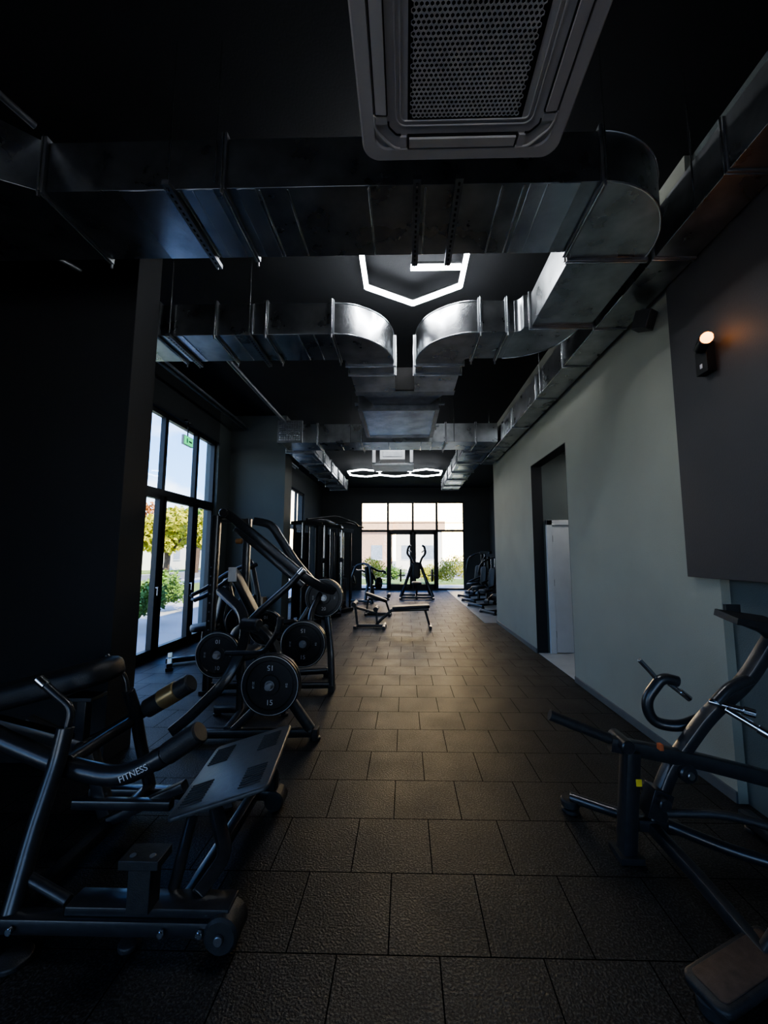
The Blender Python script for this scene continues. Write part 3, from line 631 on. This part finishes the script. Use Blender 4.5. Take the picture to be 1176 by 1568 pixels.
T=lambda x,y,a: Matrix.Translation((x,y,0))@Matrix.Rotation(math.radians(a),4,'Z')
stack_machine('selectorized_weight_machine',T(2.72,10.9,-65),1.35,'low')
stack_machine('selectorized_weight_machine',T(2.60,12.2,-60),1.50,'up')
stack_machine('selectorized_weight_machine',T(2.60,13.5,-60),1.55,'low')
stack_machine('selectorized_weight_machine',T(2.65,14.9,-60),1.65,'up')
def cable_tower(M,h=2.25):
    b=MB(M)
    for x in (-.24,.24):
        for yy in (-.14,.14): b.beam([(x,yy,.02),(x,yy,h)],.05,.05,F,0,(0,1,0))
    b.box((0,0,h),(.60,.40,.09),F); b.box((0,0,.05),(.62,.44,.09),F)
    for i in range(20): b.box((0,0,.12+i*.04),(.34,.13,.034),M_iron)
    for x in (-.10,.10): b.cyl((x,0,.1),(x,0,h-.05),.011,M_chrome,10)
    b.cyl((0,0,.9),(0,0,h),.005,M_rub,6)
    for i in range(10): b.box((0,-.068,.14+i*.08),(.03,.004,.02),M_orange)
    b.box((0,.16,1.1),(.46,.01,1.9),F)
    for x in (-.30,):
        b.cyl((x,-.16,.05),(x,-.16,h),.02,M_chrome,12); b.box((x,-.16,1.4),(.08,.08,.12),F); b.cyl((x-.06,-.2,1.4),(x-.06,-.24,1.4),.045,M_rub)
    b.tube([(-.36,-.22,1.35),(-.36,-.24,1.0)],.004,M_rub,0); b.tube([(-.42,-.24,1.0),(-.30,-.24,1.0)],.014,M_rub,0)
    return b
b=cable_tower(T(-2.25,9.02,60)); b.obj('cable_weight_tower',.003)
b=cable_tower(T(-1.95,9.95,60)); b.obj('cable_weight_tower',.003)
b=cable_tower(T(-1.75,11.0,70),2.2)
b.M=Matrix.Identity(4)
b.beam([(-2.25,9.02,2.34),(-1.95,9.9,2.38),(-1.75,11.0,2.28)],.06,.07,F,.1); b.tube([(-2.15,8.7,2.32),(-1.6,9.2,2.44),(-1.2,9.6,2.30),(-1.15,9.7,2.22)],.02,F,.15); b.tube([(-2.15,10.4,2.34),(-1.5,10.4,2.38),(-1.1,10.5,2.25)],.02,F,.15)
b.obj('cable_weight_tower',.003)
b=MB(); y=8.65
b.pad((.12,y,.43),(.80,.28,.07),M_pad,(0,-3,0),.08); b.beam([(-.30,y,.36),(.50,y,.385)],.06,.06,F)
b.beam([(.42,y,.37),(.52,y,.03)],.05,.06,F); b.beam([(.52,y-.22,.035),(.52,y+.22,.035)],.06,.06,F)
b.beam([(-.28,y,.37),(-.50,y,.18),(-.62,y,.06)],.05,.06,F,.05)
b.beam([(-1.05,y,.04),(-.40,y,.04)],.06,.06,F); b.beam([(-1.05,y-.25,.035),(-1.05,y+.25,.035)],.06,.06,F); b.beam([(-.45,y-.25,.035),(-.45,y+.25,.035)],.06,.06,F)
b.beam([(-1.02,y,.05),(-1.08,y,.50)],.05,.06,F); b.tube([(-1.08,y-.22,.50),(-1.08,y+.22,.50)],.05,M_pad,0); b.tube([(-.62,y-.2,.40),(-.62,y+.2,.40)],.05,M_pad,0); b.beam([(-.62,y,.40),(-.60,y,.06)],.045,.05,F)
b.beam([(-1.06,y,.42),(-.62,y,.30)],.04,.05,F)
b.obj('weight_bench',.002)
b=MB(); y=10.4
b.pad((-.75,y,.45),(.60,.28,.07),M_pad,(0,20,0),.08); b.beam([(-.5,y,.36),(-.95,y,.42)],.05,.05,F); b.beam([(-.95,y,.40),(-1.0,y,.05)],.05,.05,F); b.beam([(-.5,y,.36),(-.4,y,.05)],.05,.05,F)
b.beam([(-1.05,y,.035),(-.35,y,.035)],.06,.06,F); b.beam([(-1.0,y-.25,.035),(-1.0,y+.25,.035)],.06,.06,F); b.beam([(-.4,y-.25,.035),(-.4,y+.25,.035)],.06,.06,F)
b.tube([(-.42,y-.2,.5),(-.42,y+.2,.5)],.05,M_pad,0)
b.obj('weight_bench',.002)
b=MB(T(.40,14.3,0))
b.beam([(-.55,-.3,.06),(.55,-.3,.06)],.08,.08,F); b.beam([(-.55,.6,.06),(.55,.6,.06)],.08,.08,F); b.beam([(0,-.3,.06),(0,.6,.06)],.08,.08,F)
for s_ in (-1,1):
    b.beam([(s_*.56,-.3,.08),(s_*.30,0,.75),(s_*.12,.2,1.25)],.08,.09,F,.1)
    b.beam([(s_*.50,.6,.08),(s_*.20,.3,1.1)],.06,.07,F)
    b.tube([(s_*.10,.25,1.10),(s_*.20,.1,1.42),(s_*.34,0,1.58),(s_*.28,-.1,1.82),(s_*.20,-.12,1.86)],.04,F,.12)
    b.tube([(s_*.30,-.05,1.70),(s_*.18,-.25,1.62)],.02,M_chrome,0)
    b.cyl((s_*.40,.1,.80),(s_*.66,.1,.80),.024,M_steel); b.lathe((s_*.56,.1,.80),(s_,0,0),[(.03,-.03),(.225,-.03),(.225,.03),(.03,.03)],M_iron,32)
    b.box((s_*.56,-.3,.02),(.1,.12,.04),M_rub); b.box((s_*.56,.6,.02),(.1,.12,.04),M_rub)
b.box((0,.22,1.18),(.34,.10,.10),F); b.pad((0,.02,.98),(.28,.60,.08),M_pad,(82,0,0),.1); b.pad((0,-.22,.55),(.34,.40,.08),M_pad,(5,0,0),.09); b.beam([(0,-.2,.5),(0,-.1,.08)],.07,.07,F)
b.obj('shoulder_press_machine',.003)
seated_plate_machine('seated_chest_press_machine',T(-1.15,13.4,150),True,1.25)
b=MB(); b.box((-2.95,8.0,.55),(.30,.22,.30),noise_mat('cardboard',(.35,.24,.14),.8)); b.box((-2.95,8.0,.2),(.34,.24,.4),M_rub); b.obj('storage_box',.006)
# ---------------------------------------------------------------- exterior
M_pave=noise_mat('pavement',(.42,.41,.40),.8,0,.1,.6,.2,20)
M_grass=noise_mat('grass',(.15,.22,.05),.9,0,.4,2.5,.5,30)
M_road=noise_mat('asphalt',(.16,.16,.17),.85,0,.1,2)
def leafmat(name,c):
    return noise_mat(name,c,.6,0,.45,1.8)
M_leafY=leafmat('leaf_yellow_green',(.46,.44,.03)); M_leafG=leafmat('leaf_green',(.13,.24,.04)); M_leafR=leafmat('leaf_orange',(.50,.20,.05)); M_bark=noise_mat('bark',(.10,.07,.05),.9,0,.3,10)
boxes('ground_exterior',[((-60,-40,-.14),(60,100,-.13),M_pave)])
boxes('ground_lawn',[((-12,-5,-.13),(-9.5,60,-.09),M_grass),((-6,22.5,-.13),(30,27,-.08),M_grass),((-40,-20,-.13),(-22,80,-.06),M_grass)])
boxes('ground_road',[((-21,-20,-.13),(-15,90,-.11),M_road),((-14.5,29,-.13),(50,36,-.11),M_road)])
def tree(name,x,y,h,r,mat,n=2600,trunk=True,sq=.8,ls=.16):
    b=MB()
    if trunk:
        b.tube([(x,y,-.1),(x+.1,y,h*.35),(x-.05,y+.1,h*.7)],.10*r/1.5+.03,M_bark,.3)
        for i in range(6):
            a=i*1.05; b.tube([(x+.05,y,h*.35+i*.15),(x+math.cos(a)*r*.5,y+math.sin(a)*r*.5,h*.6+i*.1)],.04,M_bark,0,6)
    vs=[];fs=[]; cz=h-r*sq if trunk else h*.5
    blobs=[(V((random.uniform(-.5,.5)*r,random.uniform(-.5,.5)*r,random.uniform(-.5,.5)*r*sq)),random.uniform(.4,.62)*r) for _ in range(9)]
    for i in range(n):
        c,rb=random.choice(blobs)
        dd=V((random.gauss(0,1),random.gauss(0,1),random.gauss(0,1))).normalized()*rb*random.uniform(.55,1.05)
        p=V((x,y,cz))+c+V((dd.x,dd.y,dd.z*sq))
        if p.z<-.1: continue
        u=V((random.gauss(0,1),random.gauss(0,1),random.gauss(0,1))).normalized(); w=u.orthogonal().normalized(); s_=random.uniform(.5,1.1)*ls
        o=len(vs); vs+=[p-u*s_,p+w*s_*.5,p+u*s_,p-w*s_*.5]; fs.append((o,o+1,o+2,o+3))
    b.add(vs,fs,mat)
    return b.obj(name)
tree('tree',-11.3,18.6,3.9,1.5,M_leafY,3400); tree('tree',-14.2,20.5,4.3,1.7,M_leafR,2600); tree('tree',-11.0,22.5,4.2,1.6,M_leafY); tree('tree',-19,36,6.0,2.6,M_leafG,2600,True,.8,.26); tree('tree',-23,30,6.,2.6,M_leafG,2200,True,.8,.26); tree('tree',-12,31,4.4,1.9,M_leafG)
for i,(x,y,h,r,m) in enumerate(((-1.6,19.6,1.6,.8,M_leafY),(-2.9,20.0,1.6,.8,M_leafG),(1.9,19.4,1.7,.85,M_leafY),(3.0,20.2,2.2,1.1,M_leafY),(-6.3,9.6,1.0,.6,M_leafG),(-7.0,11.8,1.1,.7,M_leafG),(-5.8,8.4,.8,.45,M_leafG),(-.6,22,1.2,.7,M_leafG),(1.3,22.3,1.1,.7,M_leafY))):
    tree('bush',x,y,h,r,m,1300,False,.8,.07)
def house(name,x0,x1,y0,y1,h,mw,mr,face='y',rh=.35):
    b=MB(); b.bb((x0,y0,-.12),(x1,y1,h),mw); b.bb((x0-.3,y0-.3,h),(x1+.3,y1+.3,h+rh),mr)
    Mw=noise_mat(name+'_glass',(.28,.33,.40),.15)
    if face=='y':
        n=int((x1-x0)/2.4)
        for i in range(n):
            for z in ([1.0,3.9] if h>5 else [1.0]):
                xx=x0+1.2+i*2.4; b.bb((xx-.6,y0-.04,z),(xx+.6,y0+.02,z+1.5),Mw); b.bb((xx-.68,y0-.07,z-.08),(xx+.68,y0+.0,z),M_white)
    else:
        n=int((y1-y0)/2.8)
        for i in range(n):
            for z in ([1.0,3.9] if h>5 else [1.0]):
                yy=y0+1.4+i*2.8; b.bb((x1-.02,yy-.6,z),(x1+.04,yy+.6,z+1.5),Mw); b.bb((x1,yy-.68,z-.08),(x1+.07,yy+.68,z),M_white)
    return b.obj(name)
M_brick=noise_mat('red_brick',(.62,.40,.28),.85,0,.12,6); M_ren=noise_mat('white_render',(.85,.80,.70),.8,0,.05,1); M_roof=noise_mat('roof_clay',(.72,.46,.28),.8,0,.1,3)
house('brick_house',-9,-1.6,42,50,4.0,M_brick,M_roof,'y',1.0); house('white_house',-1.0,4.0,43,50,4.2,M_ren,M_roof,'y',.9); house('white_house',9,18,40,50,3.6,M_ren,M_brick); house('street_house',-32,-24,40,54,3.4,M_ren,M_roof,'x'); house('brick_house',-50,-41,40,62,5.2,M_brick,M_roof,'x')
# ---------------------------------------------------------------- world + sun
w=bpy.data.worlds.new('sky'); S.world=w; w.use_nodes=True; nt=w.node_tree; bg=nt.nodes['Background']
tc=nt.nodes.new('ShaderNodeTexCoord'); sp=nt.nodes.new('ShaderNodeSeparateXYZ'); nt.links.new(tc.outputs['Generated'],sp.inputs[0])
cr=nt.nodes.new('ShaderNodeValToRGB'); e=cr.color_ramp.elements; e[0].position=.0; e[0].color=(.75,.80,.85,1); e[1].position=.50; e[1].color=(.05,.19,.62,1); q=cr.color_ramp.elements.new(.14); q.color=(.24,.48,.88,1)
nt.links.new(sp.outputs['Z'],cr.inputs['Fac'])
n=nt.nodes.new('ShaderNodeTexNoise'); n.inputs['Scale'].default_value=3.2; n.inputs['Detail'].default_value=6; mp=nt.nodes.new('ShaderNodeMapping'); mp.inputs['Scale'].default_value=(1,1,2.4)
nt.links.new(tc.outputs['Generated'],mp.inputs[0]); nt.links.new(mp.outputs[0],n.inputs['Vector'])
c2=nt.nodes.new('ShaderNodeValToRGB'); c2.color_ramp.elements[0].position=.50; c2.color_ramp.elements[1].position=.70; nt.links.new(n.outputs['Fac'],c2.inputs['Fac'])
mx=nt.nodes.new('ShaderNodeMix'); mx.data_type='RGBA'; nt.links.new(c2.outputs['Color'],mx.inputs['Factor']); nt.links.new(cr.outputs['Color'],mx.inputs['A']); mx.inputs['B'].default_value=(.95,.95,.95,1)
mr=nt.nodes.new('ShaderNodeMapRange'); mr.inputs['From Min'].default_value=.94; mr.inputs['From Max'].default_value=.99; nt.links.new(sp.outputs['Y'],mr.inputs['Value'])
m2=nt.nodes.new('ShaderNodeMix'); m2.data_type='RGBA'; nt.links.new(mr.outputs['Result'],m2.inputs['Factor']); nt.links.new(mx.outputs['Result'],m2.inputs['A']); m2.inputs['B'].default_value=(4.6,3.2,1.6,1)
nt.links.new(m2.outputs['Result'],bg.inputs['Color']); bg.inputs['Strength'].default_value=5.6
sl=bpy.data.lights.new('sun','SUN'); sl.energy=16; sl.color=(1,.86,.62); sl.angle=.01; so=bpy.data.objects.new('sun',sl); COL.objects.link(so)
so.rotation_euler=V((-.40,.60,-.70)).to_track_quat('-Z','Y').to_euler()
